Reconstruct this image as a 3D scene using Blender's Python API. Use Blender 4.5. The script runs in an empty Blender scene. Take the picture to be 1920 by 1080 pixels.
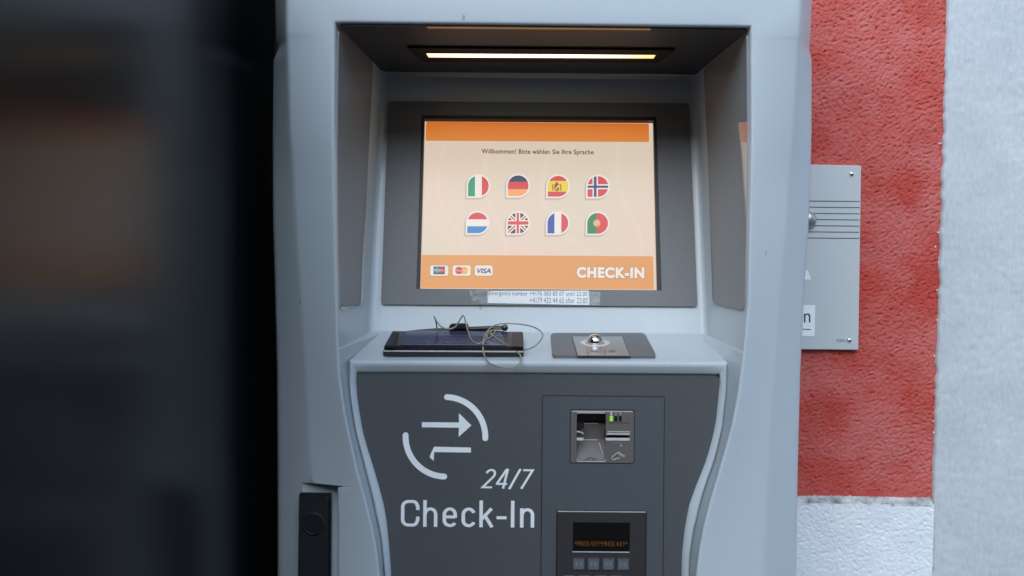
import bpy, bmesh, math, random
import numpy as np
from mathutils import Vector, Matrix
random.seed(7); rng = np.random.default_rng(7)
S = bpy.context.scene
COL = S.collection

# ------------------------------------------------------------------ camera
FPX = 2200.0                       # focal length in photo pixels (1920 wide)
CAM = Vector((0.0, -1.333, 1.30))
WY = Vector((30, -136, FPX)).normalized()            # world +y seen in camera axes (right, down, forward)
WX = Vector((1, 0.0085, (-30 + 136*0.0085)/FPX)).normalized()
WD = WY.cross(WX)                                    # world down
cd = bpy.data.cameras.new('camera'); co = bpy.data.objects.new('camera', cd); COL.objects.link(co)
def c2w(v): return Vector((WX.dot(v), WY.dot(v), -WD.dot(v)))
rgt, dwn, fwd = c2w(Vector((1,0,0))), c2w(Vector((0,1,0))), c2w(Vector((0,0,1)))
m = Matrix.Identity(4)
for i in range(3):
    m[i][0] = rgt[i]; m[i][1] = -dwn[i]; m[i][2] = -fwd[i]; m[i][3] = CAM[i]
co.matrix_world = m
cd.sensor_width = 36; cd.lens = FPX*36/1920; cd.clip_start = 0.02; cd.clip_end = 2000
cd.dof.use_dof = True; cd.dof.focus_distance = 1.53; cd.dof.aperture_fstop = 5.0
S.camera = co
# ------------------------------------------------------------------ light
EXPO = 1.60
SUN_EL, SUN_AZ = math.radians(33), math.radians(194)   # veiled sun, high over the added unseen house
w = bpy.data.worlds.new('World'); S.world = w; w.use_nodes = True
nt = w.node_tree; sky = nt.nodes.new('ShaderNodeTexSky'); sky.sky_type = 'NISHITA'; sky.sun_disc = False
sky.sun_elevation = SUN_EL; sky.sun_rotation = SUN_AZ
nt.links.new(sky.outputs[0], nt.nodes['Background'].inputs[0]); nt.nodes['Background'].inputs[1].default_value = 0.09
ld = bpy.data.lights.new('sun', 'SUN'); ld.energy = 1.25; ld.angle = math.radians(68); ld.color = (.70, .88, 1.0)
lo = bpy.data.objects.new('sun', ld); COL.objects.link(lo)
sd = Vector((math.sin(SUN_AZ)*math.cos(SUN_EL), math.cos(SUN_AZ)*math.cos(SUN_EL), math.sin(SUN_EL)))
lo.rotation_euler = sd.to_track_quat('Z', 'Y').to_euler(); lo.location = (0, -3, 8)
S.view_settings.view_transform = 'Standard'; S.view_settings.look = 'None'
S.view_settings.exposure = EXPO; S.view_settings.gamma = 1
S.render.engine = 'CYCLES'
S.render.resolution_x = 1024; S.render.resolution_y = 576

# ------------------------------------------------------------------ helpers
def ray(u, v): return c2w(Vector(((u-960)/FPX, (v-540)/FPX, 1)))
def PY(u, v, y):                                     # photo pixel -> point on the plane y = const
    d = ray(u, v); return CAM + d*((y-CAM.y)/d.y)
class Plane:
    def __init__(s, p, n, xa=None):
        s.p = Vector(p); s.n = Vector(n).normalized()
        if s.n.dot(CAM-s.p) < 0: s.n = -s.n
        xa = Vector(xa or (1,0,0)); s.x = (xa - s.n*xa.dot(s.n)).normalized(); s.y = s.n.cross(s.x)
    def hit(s, u, v):
        d = ray(u, v); return CAM + d*((s.p-CAM).dot(s.n)/d.dot(s.n))
    def loc(s, u, v):
        q = s.hit(u, v)-s.p; return (q.dot(s.x), q.dot(s.y))
    def at(s, a, b, c=0.0): return s.p + s.x*a + s.y*b + s.n*c
    def off(s, c): return Plane(s.p+s.n*c, s.n, s.x)
def lin(c):
    return tuple(((x/255)/12.92 if x/255 <= .04045 else ((x/255+.055)/1.055)**2.4) for x in c)
def link(o, parent=None):
    COL.objects.link(o)
    if parent is not None:
        o.parent = parent
        if parent.type == 'EMPTY': o.location = -parent.location
    return o
def mesh_obj(name, verts, faces, mats, parent=None, smooth=None, fmat=None):
    me = bpy.data.meshes.new(name); me.from_pydata([tuple(v) for v in verts], [], faces); me.update()
    bm = bmesh.new(); bm.from_mesh(me); bmesh.ops.recalc_face_normals(bm, faces=bm.faces) ; bm.to_mesh(me); bm.free()
    for mt in (mats if isinstance(mats, (list, tuple)) else [mats]): me.materials.append(mt)
    if fmat: me.polygons.foreach_set('material_index', fmat)
    if smooth is not None:
        me.polygons.foreach_set('use_smooth', [True]*len(me.polygons)); me.set_sharp_from_angle(angle=math.radians(smooth))
    return link(bpy.data.objects.new(name, me), parent)
def bm_obj(name, bm, mats, parent=None, smooth=None):
    me = bpy.data.meshes.new(name); bmesh.ops.recalc_face_normals(bm, faces=bm.faces); bm.to_mesh(me); bm.free()
    for mt in (mats if isinstance(mats, (list, tuple)) else [mats]): me.materials.append(mt)
    if smooth is not None:
        me.polygons.foreach_set('use_smooth', [True]*len(me.polygons)); me.set_sharp_from_angle(angle=math.radians(smooth))
    return link(bpy.data.objects.new(name, me), parent)
def thing(name, loc, label, cat, group=None):
    o = bpy.data.objects.new(name, None); o.location = loc; COL.objects.link(o)
    o.empty_display_size = .05; o['label'] = label; o['category'] = cat
    if group: o['group'] = group
    return o
def tag(o, label, cat):
    o['label'] = label; o['category'] = cat; return o
def round_poly(pts, r, n=4):
    out = []; N = len(pts)
    for i in range(N):
        p0, p1, p2 = Vector(pts[i-1]), Vector(pts[i]), Vector(pts[(i+1) % N])
        a = (p0-p1); b = (p2-p1); rr = min(r, a.length*.45, b.length*.45)
        A = p1+a.normalized()*rr; B = p1+b.normalized()*rr
        for k in range(n+1):
            t = k/n; out.append(tuple(A*(1-t)**2 + p1*2*t*(1-t) + B*t*t))
    return out
def rect(u0, v0, u1, v1, sl=0.0085):   # photo rectangle that follows the camera's slight roll
    h = (u1-u0)*sl; k = (v1-v0)*sl
    return [(u0, v0-h/2), (u1, v0+h/2), (u1-k, v1+h/2), (u0-k, v1-h/2)]
def slab(name, px, pl, thick, off, mat, parent=None, bevel=0.0, r=0, hole=None, smooth=30, seg=2):
    """plate on a plane: photo polygon, front face 'off' above the plane, 'thick' deep, optional hole polygon"""
    bm = bmesh.new()
    if r: px = round_poly(px, r)
    def loop(pp, c): return [bm.verts.new(pl.at(*pl.loc(*p), c)) for p in pp]
    f = loop(px, off)
    if hole is None:
        b = loop(px, off-thick)
        ff = bm.faces.new(f); bm.faces.new(b[::-1])
        n = len(f)
        for i in range(n): bm.faces.new((f[i], b[i], b[(i+1) % n], f[(i+1) % n]))
        if bevel: bmesh.ops.bevel(bm, geom=list(ff.edges), offset=bevel, segments=seg, affect='EDGES', clamp_overlap=True)
    else:
        holes = hole if isinstance(hole[0][0], (list, tuple)) else [hole]
        fl = [f] + [loop(h, off) for h in holes]
        edges = []
        for L in fl:
            for i in range(len(L)): edges.append(bm.edges.new((L[i], L[(i+1) % len(L)])))
        bmesh.ops.triangle_fill(bm, use_beauty=True, edges=edges)
        bl = [loop(px, off-thick)] + [loop(h, off-thick) for h in holes]
        for L, M in zip(fl, bl):
            for i in range(len(L)):
                j = (i+1) % len(L); bm.faces.new((L[i], M[i], M[j], L[j]))
    return bm_obj(name, bm, mat, parent, smooth)
def text_mesh(body, shear=0.0, weight=0.0, spacing=1.0):
    cu = bpy.data.curves.new('text', 'FONT'); cu.body = body; cu.size = 1; cu.shear = shear; cu.offset = weight
    cu.space_character = spacing; cu.resolution_u = 4; cu.space_line = 1
    ob = bpy.data.objects.new('text', cu); COL.objects.link(ob)
    dg = bpy.context.evaluated_depsgraph_get(); dg.update()
    me = bpy.data.meshes.new_from_object(ob.evaluated_get(dg))
    bpy.data.objects.remove(ob); bpy.data.curves.remove(cu)
    return me
def text(name, body, box, pl, off, mat, parent=None, shear=0.0, weight=0.0, spacing=1.0):
    """flat lettering whose ink fills the photo box (u0, v0, u1, v1) on the plane"""
    me = text_mesh(body, shear, weight, spacing)
    vs = np.array([v.co[:2] for v in me.vertices]); mn, mx = vs.min(0), vs.max(0)
    u0, v0, u1, v1 = box; sl = .0085*(u1-u0)/2
    a0, b0 = pl.loc(u0, v1-sl); a1, b1 = pl.loc(u1, v0+sl); a2, b2 = pl.loc(u1, v1+sl); a3, b3 = pl.loc(u0, v0-sl)
    for v in me.vertices:
        s = (v.co.x-mn[0])/(mx[0]-mn[0]); t = (v.co.y-mn[1])/(mx[1]-mn[1])
        a = (a0*(1-s)+a2*s)*(1-t)+(a3*(1-s)+a1*s)*t; b = (b0*(1-s)+b2*s)*(1-t)+(b3*(1-s)+b1*s)*t
        v.co = pl.at(a, b, off)
    me.materials.clear(); me.materials.append(mat); me.name = name
    return link(bpy.data.objects.new(name, me), parent)
def poly(name, px, pl, off, mat, parent=None):
    return mesh_obj(name, [pl.at(*pl.loc(*p), off) for p in px], [list(range(len(px)))], mat, parent)
def polys(name, items, pl, mats, parent=None):      # several flat polygons with own offset and material index, one mesh
    V = []; F = []; M = []
    for px, off, mi in items:
        k = len(V); V += [pl.at(*pl.loc(*p), off) for p in px]; F.append(list(range(k, k+len(px)))); M.append(mi)
    return mesh_obj(name, V, F, mats, parent, fmat=M)
def tube(name, pts, rad, mat, parent=None, cyclic=False, res=3):
    cu = bpy.data.curves.new(name, 'CURVE'); cu.dimensions = '3D'; cu.bevel_depth = rad; cu.bevel_resolution = res; cu.use_fill_caps = True
    sp = cu.splines.new('NURBS'); sp.points.add(len(pts)-1)
    for p, q in zip(sp.points, pts): p.co = (*q, 1)
    sp.order_u = 4; sp.use_endpoint_u = True; sp.resolution_u = 8; sp.use_cyclic_u = cyclic
    ob = bpy.data.objects.new(name, cu); COL.objects.link(ob)
    dg = bpy.context.evaluated_depsgraph_get(); dg.update()
    me = bpy.data.meshes.new_from_object(ob.evaluated_get(dg)); me.name = name
    bpy.data.objects.remove(ob); bpy.data.curves.remove(cu)
    me.materials.clear(); me.materials.append(mat)
    me.polygons.foreach_set('use_smooth', [True]*len(me.polygons))
    return link(bpy.data.objects.new(name, me), parent)
def revolve(name, base, axis, prof, mat, parent=None, n=32, smooth=40):   # prof: (radius, height)
    axis = Vector(axis).normalized(); x = axis.orthogonal().normalized(); y = axis.cross(x)
    V = []; F = []
    for r, h in prof:
        for k in range(n):
            a = 2*math.pi*k/n; V.append(Vector(base)+axis*h+(x*math.cos(a)+y*math.sin(a))*max(r, 1e-5))
    for i in range(len(prof)-1):
        for k in range(n):
            k2 = (k+1) % n; F.append((i*n+k, i*n+k2, (i+1)*n+k2, (i+1)*n+k))
    F.append(tuple(range(n))[::-1]); F.append(tuple(range((len(prof)-1)*n, len(prof)*n)))
    return mesh_obj(name, V, F, mat, parent, smooth)

# ------------------------------------------------------------------ materials
def mat(name, col, rough=.5, metal=0., spec=.5, coat=0., var=0., vscale=8., bump=0., bscale=300., bdist=.001, flake=0., emit=None, estr=1., alpha=1., trans=0., rvar=0.):
    m = bpy.data.materials.new(name); m.use_nodes = True; n = m.node_tree.nodes; L = m.node_tree.links
    b = n['Principled BSDF']; b.inputs['Base Color'].default_value = (*col, 1); b.inputs['Roughness'].default_value = rough
    b.inputs['Metallic'].default_value = metal; b.inputs['Specular IOR Level'].default_value = spec
    b.inputs['Coat Weight'].default_value = coat; b.inputs['Coat Roughness'].default_value = .04
    b.inputs['Alpha'].default_value = alpha; b.inputs['Transmission Weight'].default_value = trans
    tc = n.new('ShaderNodeTexCoord')
    if emit:
        b.inputs['Emission Color'].default_value = (*emit, 1); b.inputs['Emission Strength'].default_value = estr
    if var or flake:
        no = n.new('ShaderNodeTexNoise'); no.inputs['Scale'].default_value = 1400. if flake else vscale; no.inputs['Detail'].default_value = 2 if flake else 6
        L.new(tc.outputs['Object'], no.inputs['Vector'])
        k = flake or var
        r = n.new('ShaderNodeMapRange'); r.inputs[1].default_value = .3; r.inputs[2].default_value = .7; r.inputs[3].default_value = 1-k; r.inputs[4].default_value = 1+k
        L.new(no.outputs[0], r.inputs[0])
        mx = n.new('ShaderNodeVectorMath'); mx.operation = 'SCALE'; mx.inputs[0].default_value = col
        L.new(r.outputs[0], mx.inputs['Scale']); L.new(mx.outputs[0], b.inputs['Base Color'])
    if rvar:
        no = n.new('ShaderNodeTexNoise'); no.inputs['Scale'].default_value = 18; no.inputs['Detail'].default_value = 8
        L.new(tc.outputs['Object'], no.inputs['Vector'])
        r = n.new('ShaderNodeMapRange'); r.inputs[1].default_value = .3; r.inputs[2].default_value = .7; r.inputs[3].default_value = rough-rvar; r.inputs[4].default_value = rough+rvar
        L.new(no.outputs[0], r.inputs[0]); L.new(r.outputs[0], b.inputs['Roughness'])
    if bump:
        no = n.new('ShaderNodeTexNoise'); no.inputs['Scale'].default_value = bscale; no.inputs['Detail'].default_value = 3
        L.new(tc.outputs['Object'], no.inputs['Vector'])
        bp = n.new('ShaderNodeBump'); bp.inputs['Strength'].default_value = bump; bp.inputs['Distance'].default_value = bdist
        L.new(no.outputs[0], bp.inputs['Height']); L.new(bp.outputs[0], b.inputs['Normal'])
    return m
def glow(name, srgb, k=.9, rough=.25, spec=.3):     # a surface that gives off its own light (screen pixels, lamp)
    return mat(name, (.012,.012,.012), rough, spec=spec, emit=lin(srgb), estr=k/2**EXPO)
M = {}
M['shell'] = mat('pale grey lacquer', (.51,.555,.59), .33, spec=.4, coat=.16, var=.03, vscale=2.5, bump=.05, bscale=700, bdist=.0004)
def specks(m, scale, amount):
    n = m.node_tree.nodes; L = m.node_tree.links; b = n['Principled BSDF']; src = b.inputs['Base Color'].links[0].from_socket
    tc = n.new('ShaderNodeTexCoord'); mp = n.new('ShaderNodeMapping'); mp.inputs['Rotation'].default_value = (.3, .5, .4); mp.inputs['Scale'].default_value = (1, 1, .45)
    vo = n.new('ShaderNodeTexVoronoi'); vo.inputs['Scale'].default_value = scale
    L.new(tc.outputs['Object'], mp.inputs[0]); L.new(mp.outputs[0], vo.inputs['Vector'])
    sx = n.new('ShaderNodeSeparateColor'); L.new(vo.outputs['Color'], sx.inputs[0])
    th = n.new('ShaderNodeMapRange'); th.inputs[1].default_value = .55; th.inputs[2].default_value = 1; th.inputs[3].default_value = 0; th.inputs[4].default_value = .085
    L.new(sx.outputs[0], th.inputs[0])
    lt = n.new('ShaderNodeMath'); lt.operation = 'LESS_THAN'; L.new(vo.outputs['Distance'], lt.inputs[0]); L.new(th.outputs[0], lt.inputs[1])
    k = n.new('ShaderNodeMath'); k.operation = 'MULTIPLY_ADD'; k.inputs[1].default_value = -amount; k.inputs[2].default_value = 1; L.new(lt.outputs[0], k.inputs[0])
    sc = n.new('ShaderNodeVectorMath'); sc.operation = 'SCALE'; L.new(src, sc.inputs[0]); L.new(k.outputs[0], sc.inputs['Scale']); L.new(sc.outputs[0], b.inputs['Base Color'])
specks(M['shell'], 42, .35)
M['panel'] = mat('slate grey paint', (.080,.083,.089), .5, flake=.22, bump=.15, bscale=1300, bdist=.0003)
M['module'] = mat('blue grey paint', (.080,.089,.100), .48, flake=.25, bump=.15, bscale=1300, bdist=.0003)
M['bezel'] = mat('anthracite paint', (.135,.138,.143), .45, flake=.2, bump=.12, bscale=1300, bdist=.0003)
M['insert'] = mat('grey gloss laminate', (.32,.318,.32), .06, spec=.8, coat=.5, flake=.06)
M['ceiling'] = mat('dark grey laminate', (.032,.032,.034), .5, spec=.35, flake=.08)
M['black'] = mat('black rubber', (.008,.008,.009), .5)
M['blackp'] = mat('black plastic', (.012,.012,.014), .33, rvar=.08, bump=.1, bscale=900, bdist=.0003)
M['blacksoft'] = mat('black textured plastic', (.013,.014,.017), .45, bump=.3, bscale=1500, bdist=.0004)
M['bronze'] = mat('bronze grey moulding', (.165,.145,.135), .36, metal=.2, bump=.15, bscale=1500, bdist=.0003)
M['silver'] = mat('silver edge', (.74,.71,.68), .38, metal=.3)
M['steel'] = mat('brushed steel', (.46,.46,.455), .34, metal=.75, flake=.08)
M['chrome'] = mat('chrome', (.85,.82,.78), .06, metal=1)
M['key'] = mat('grey rubber key', (.12,.125,.135), .4)
M['keyprint'] = mat('key print', (.22,.25,.31), .5)
M['white'] = mat('white vinyl', (.90,.91,.92), .4, var=.02, vscale=60)
M['paper'] = mat('white paper', (.89,.89,.90), .7, var=.02, vscale=90)
M['ink'] = mat('grey printer ink', (.03,.03,.034), .7)
M['inkb'] = mat('black ink', (.01,.01,.012), .6)
M['brandink'] = mat('blue grey ink', (.13,.16,.22), .6)
M['alu'] = mat('anodised aluminium', (.56,.58,.585), .45, metal=.0, var=.04, vscale=3, flake=.05)
M['groove'] = mat('dark groove', (.05,.06,.065), .6)
M['bluelcd'] = mat('dark blue display', (.012,.018,.075), .16, spec=.6)
M['bluetext'] = mat('faint display print', (.10,.12,.22), .4)
M['gold'] = mat('dull gold print', (.16,.14,.12), .4)
M['cord'] = mat('beige plastic cord', (.30,.265,.21), .35, var=.25, vscale=45)
M['darkpanel'] = mat('black satin glass', (.005,.0055,.007), .24, spec=.16)
M['ledwell'] = mat('unlit lamp', (.01,.01,.01), .3)
M['lcdblack'] = mat('black display glass', (.006,.005,.005), .12, spec=.5)
M['glass'] = mat('clear tape', (.9,.92,.95), .05, alpha=.22, spec=.9, bump=.5, bscale=90, bdist=.003)
M['lamp'] = glow('warm lamp', (255,224,160), 2.4)
n_ = M['lamp'].node_tree.nodes; l_ = M['lamp'].node_tree.links
t_ = n_.new('ShaderNodeTexCoord'); x_ = n_.new('ShaderNodeSeparateXYZ'); a_ = n_.new('ShaderNodeMath'); a_.operation = 'ABSOLUTE'
l_.new(t_.outputs['Object'], x_.inputs[0]); l_.new(x_.outputs[0], a_.inputs[0])
r_ = n_.new('ShaderNodeValToRGB'); r_.color_ramp.elements[0].position = .085; r_.color_ramp.elements[0].color = (*lin((255,240,204)), 1)
r_.color_ramp.elements[1].position = .150; r_.color_ramp.elements[1].color = (*lin((244,188,120)), 1)
l_.new(a_.outputs[0], r_.inputs[0]); l_.new(r_.outputs[0], n_['Principled BSDF'].inputs['Emission Color'])
M['lampdim'] = glow('lamp lens edge', (128,92,54), .9)  # glowing colour painted in for the lamp's reflection on the ceiling lip
M['lampframe'] = mat('dark bronze lamp frame', (.008,.006,.005), .6, spec=.15)
M['led'] = glow('green lamp', (150,235,50), .9)
M['amber'] = glow('amber dots', (150,96,30), .6)

# ------------------------------------------------------------------ ground and building
def plaster_mat(name, c1, c2, scale, rough=.85, stain=None, fine=0.3):
    m = mat(name, c1, 1.0, spec=.04); n = m.node_tree.nodes; L = m.node_tree.links; b = n['Principled BSDF']
    tc = n.new('ShaderNodeTexCoord')
    no = n.new('ShaderNodeTexNoise'); no.inputs['Scale'].default_value = scale; no.inputs['Detail'].default_value = 7; no.inputs['Roughness'].default_value = .6
    L.new(tc.outputs['Object'], no.inputs['Vector'])
    cr = n.new('ShaderNodeValToRGB'); cr.color_ramp.elements[0].position = .38; cr.color_ramp.elements[1].position = .66
    cr.color_ramp.elements[0].color = (*c1, 1); cr.color_ramp.elements[1].color = (*c2, 1)
    L.new(no.outputs[0], cr.inputs[0]); L.new(cr.outputs[0], b.inputs['Base Color'])
    n2 = n.new('ShaderNodeTexNoise'); n2.inputs['Scale'].default_value = 900; n2.inputs['Detail'].default_value = 3
    L.new(tc.outputs['Object'], n2.inputs['Vector'])
    bp = n.new('ShaderNodeBump'); bp.inputs['Strength'].default_value = fine; bp.inputs['Distance'].default_value = .0006
    L.new(n2.outputs[0], bp.inputs['Height']); L.new(bp.outputs[0], b.inputs['Normal'])
    return m, cr, no
gm = mat('asphalt', (.055,.054,.052), .85, var=.2, vscale=3, bump=.5, bscale=160, bdist=.004)
g = mesh_obj('ground', [(-600,-600,0),(600,-600,0),(600,600,0),(-600,600,0)], [(0,1,2,3)], gm); g['kind'] = 'structure'

YW = 0.36                                              # wall plane behind the kiosk
wall = thing('building_wall', (0, YW+.2, 0), 'red rough plaster wall with white plinth and smooth grey white pilaster', 'wall')
edge_px = [(1770,0),(1770,270),(1767,540),(1762,810),(1760,925)]
XE = np.mean([PY(u, v, YW).x for u, v in edge_px[:4]])
ZP = PY(1630, 926, YW).z                               # top of the plinth
def field(nx, nz, sx, sz, shear=0.):                   # smooth random relief, unit variance
    fx = np.fft.fftfreq(nx)[None, :]; fz = np.fft.fftfreq(nz)[:, None]
    fx2 = fx + shear*fz
    a = np.exp(-((fx2*sx)**2 + (fz*sz)**2)*math.pi**2*2) - np.exp(-((fx2*sx*3.0)**2+(fz*sz*3.0)**2)*math.pi**2*2)*.7
    f = np.fft.ifft2(np.fft.fft2(rng.standard_normal((nz, nx)))*a).real
    return f/f.std()
def relief_sheet(name, xs, zs, y, fn, mt, parent, thick=.2, x_edge=None):
    nx, nz = len(xs), len(zs); X, Z = np.meshgrid(xs, zs); Y = y + fn(X, Z)
    if x_edge is not None: X[:, -1] += x_edge(zs)
    V = np.stack([X, Y, Z], -1).reshape(-1, 3)
    i = np.arange(nx*nz).reshape(nz, nx)
    F = np.stack([i[:-1,:-1], i[:-1,1:], i[1:,1:], i[1:,:-1]], -1).reshape(-1, 4).tolist()
    V = V.tolist()
    # return edges so that the sheet is a slab with depth
    def skirt(idx):
        k = len(V)
        for j in idx: p = V[j]; V.append([p[0], y+thick, p[2]])
        for a in range(len(idx)-1): F.append([idx[a], idx[a+1], k+a+1, k+a])
    skirt(i[0].tolist()); skirt(i[-1].tolist()); skirt(i[:,0].tolist()); skirt(i[:,-1].tolist())
    me = bpy.data.meshes.new(name); me.from_pydata(V, [], F)
    me.materials.append(mt); me.polygons.foreach_set('use_smooth', [True]*len(me.polygons))
    me.set_sharp_from_angle(angle=math.radians(75))
    return link(bpy.data.objects.new(name, me), parent)
x_fine0, x_fine1 = .27, XE
st = .00125
xs = np.concatenate([np.linspace(-9, x_fine0, 14)[:-1], np.arange(x_fine0, XE-.001, st), [XE]])
zs = np.concatenate([[ZP-.01], np.arange(ZP, 1.64, st), np.linspace(1.66, 12, 12)])
def mk_relief(amp, sx, sz, shear, x0, x1, z0, z1, st, amp2=0):
    nx, nz = int((x1-x0)/st)+4, int((z1-z0)/st)+4
    f = field(nx, nz, sx, sz, shear); f = np.maximum(0, f+.1)**1.25-.4
    f2 = field(nx, nz, 16, 16); f3 = field(nx, nz, .8, .8)
    tot = amp*f + amp2*f2 + amp*.45*f3
    def fn(X, Z):
        a = np.clip(((X-x0)/st).astype(int), 0, nx-1); b = np.clip(((Z-z0)/st).astype(int), 0, nz-1)
        r = tot[b, a]; return np.where((X >= x0-1e-6) & (Z <= z1), r, 0.)
    return fn
red_m, cr, _ = plaster_mat('red masonry paint', (.50,.074,.056), (.57,.155,.138), 12, stain=None)
e = cr.color_ramp.elements.new(.5); e.color = (.54,.112,.095,1)
fr = mk_relief(.00075, 1.0, .72, .3, x_fine0, XE, ZP-.01, 1.64, st, .0006)
jag = lambda zz: .0016*np.interp(zz, np.linspace(-.1, 6.3, 1600), np.convolve(rng.standard_normal(1600), [.25,.5,.25], 'same'))
relief_sheet('red_plaster', xs, zs, YW, fr, red_m, wall, x_edge=lambda zz: jag(zz)-.001)
# plinth, proud of the red plaster, with a sloping top
wh_m, _, _ = plaster_mat('white masonry paint', (.78,.80,.83), (.85,.865,.88), 30)
xs2 = np.concatenate([np.linspace(-9, x_fine0, 14)[:-1], np.arange(x_fine0, XE-.004, st), [XE-.004]])
zs2 = np.concatenate([np.linspace(0, .70, 8)[:-1], np.arange(.70, ZP-.0115, st)])
fp = mk_relief(.00036, 1.1, .75, -.3, x_fine0, XE, .70, ZP, st, .0005)
fpl = lambda X, Z: np.where(Z > .699, fp(X, Z), 0)
relief_sheet('plinth', xs2, zs2, YW-.014, fpl, wh_m, wall, thick=.21)
zt = zs2[-1]
st_m = mat('stained plaster ledge', (.6,.6,.58), .9); n = st_m.node_tree.nodes; L = st_m.node_tree.links
tc = n.new('ShaderNodeTexCoord'); no = n.new('ShaderNodeTexNoise'); no.inputs['Scale'].default_value = 26; no.inputs['Detail'].default_value = 8; no.inputs['Roughness'].default_value = .7
cr = n.new('ShaderNodeValToRGB'); cr.color_ramp.elements[0].position = .40; cr.color_ramp.elements[0].color = (.15,.16,.155,1); cr.color_ramp.elements[1].position = .62; cr.color_ramp.elements[1].color = (.64,.65,.63,1)
L.new(tc.outputs['Object'], no.inputs['Vector']); L.new(no.outputs[0], cr.inputs[0]); L.new(cr.outputs[0], n['Principled BSDF'].inputs['Base Color'])
lx = np.concatenate([[-9.0], np.arange(.27, XE-.005, .004), [XE-.005]])
V = []; F = []
for x in lx:
    j = rng.normal(0, .0007); V += [(x, YW-.0145+j, zt-.001), (x, YW-.008+j, zt+.004+j*.5), (x, YW+.010, zt+.0135)]
for k in range(len(lx)-1):
    for r in range(2): F.append((3*k+r, 3*k+3+r, 3*k+4+r, 3*k+1+r))
mesh_obj('plinth_ledge', V, F, st_m, wall, 60)
# smooth pilaster right of the red plaster
pm, cr, no = plaster_mat('grey white rendering', (.50,.52,.54), (.64,.655,.665), 14, fine=.9)
n = pm.node_tree.nodes; L = pm.node_tree.links; b = n['Principled BSDF']
tc = n.new('ShaderNodeTexCoord'); mp = n.new('ShaderNodeMapping'); mp.inputs['Scale'].default_value = (220, 60, 90)
n3 = n.new('ShaderNodeTexNoise'); n3.inputs['Scale'].default_value = 1; n3.inputs['Detail'].default_value = 8; n3.inputs['Roughness'].default_value = .65
L.new(tc.outputs['Object'], mp.inputs[0]); L.new(mp.outputs[0], n3.inputs['Vector'])
ma = n.new('ShaderNodeMath'); ma.operation = 'MULTIPLY_ADD'; ma.inputs[1].default_value = .55; L.new(n3.outputs[0], ma.inputs[0])
mb = n.new('ShaderNodeMath'); mb.operation = 'MULTIPLY'; mb.inputs[1].default_value = .45; L.new(no.outputs[0], mb.inputs[0]); L.new(mb.outputs[0], ma.inputs[2])
L.new(ma.outputs[0], cr.inputs[0])
# fine cracks
vo = n.new('ShaderNodeTexVoronoi'); vo.feature = 'DISTANCE_TO_EDGE'; vo.inputs['Scale'].default_value = 7
nw = n.new('ShaderNodeTexNoise'); nw.inputs['Scale'].default_value = 9; nw.inputs['Detail'].default_value = 6
vm = n.new('ShaderNodeVectorMath'); vm.operation = 'MULTIPLY_ADD'; vm.inputs[1].default_value = (.16,.16,.16)
L.new(tc.outputs['Object'], nw.inputs['Vector']); L.new(nw.outputs[1], vm.inputs[0]); L.new(tc.outputs['Object'], vm.inputs[2]); L.new(vm.outputs[0], vo.inputs['Vector'])
cc = n.new('ShaderNodeMapRange'); cc.inputs[1].default_value = 0; cc.inputs[2].default_value = .006; cc.inputs[3].default_value = .0; cc.inputs[4].default_value = 1
L.new(vo.outputs[0], cc.inputs[0])
ng = n.new('ShaderNodeTexNoise'); ng.inputs['Scale'].default_value = 5; L.new(tc.outputs['Object'], ng.inputs['Vector'])
cg = n.new('ShaderNodeMapRange'); cg.inputs[1].default_value = .50; cg.inputs[2].default_value = .60; cg.inputs[3].default_value = 1; cg.inputs[4].default_value = .90
L.new(ng.outputs[0], cg.inputs[0])
mxx = n.new('ShaderNodeMath'); mxx.operation = 'MAXIMUM'; L.new(cc.outputs[0], mxx.inputs[0]); L.new(cg.outputs[0], mxx.inputs[1])
sc = n.new('ShaderNodeVectorMath'); sc.operation = 'SCALE'; L.new(cr.outputs[0], sc.inputs[0]); L.new(mxx.outputs[0], sc.inputs['Scale'])
L.new(sc.outputs[0], b.inputs['Base Color'])
zs3 = np.concatenate([np.linspace(0, .70, 5)[:-1], np.arange(.70, 1.64, .003), np.linspace(1.66, 12, 8)])
px0 = XE-.0035
xs3 = np.concatenate([[px0], np.arange(px0+.0025, XE+.16, .004), np.linspace(XE+.17, 9, 10)])
fq0 = mk_relief(.00022, .8, 1.0, 0, px0, XE+.17, .70, 1.64, .003, .00022)
def fq(X, Z):
    r = np.where(Z > .699, fq0(X, Z), 0); r[:, 0] += .003; r[:, 1] += .0004
    return r
def relief_sheet_jag(xs, zs):
    o = relief_sheet('pilaster', xs, zs, YW-.0085, fq, pm, wall, thick=.21)
    me = o.data; j = jag(zs)*.8; nx = len(xs)
    for r in range(len(zs)):
        for k in range(2):
            me.vertices[r*nx+k].co.x += j[r]
    return o
relief_sheet_jag(xs3, zs3)
# white paint flecks along the red edge
V = []; F = []
for k in range(26):
    z = random.choice([random.uniform(ZP, 1.5), random.uniform(1.12, 1.42)]); x = XE-.002-abs(random.gauss(0, .003)); r = random.uniform(.0005, .0014)
    y = YW-.0016; nn = 6; i0 = len(V)
    for q in range(nn):
        a = 2*math.pi*q/nn; rr = r*random.uniform(.6, 1.2); V.append((x+rr*math.cos(a), y-.0004, z+rr*1.3*math.sin(a)))
    V.append((x, y-.0012, z))
    for q in range(nn): F.append((i0+q, i0+(q+1) % nn, i0+nn))
o = mesh_obj('paint_flecks', V, F, M['white'], wall, 60); o['kind'] = 'stuff'

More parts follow.
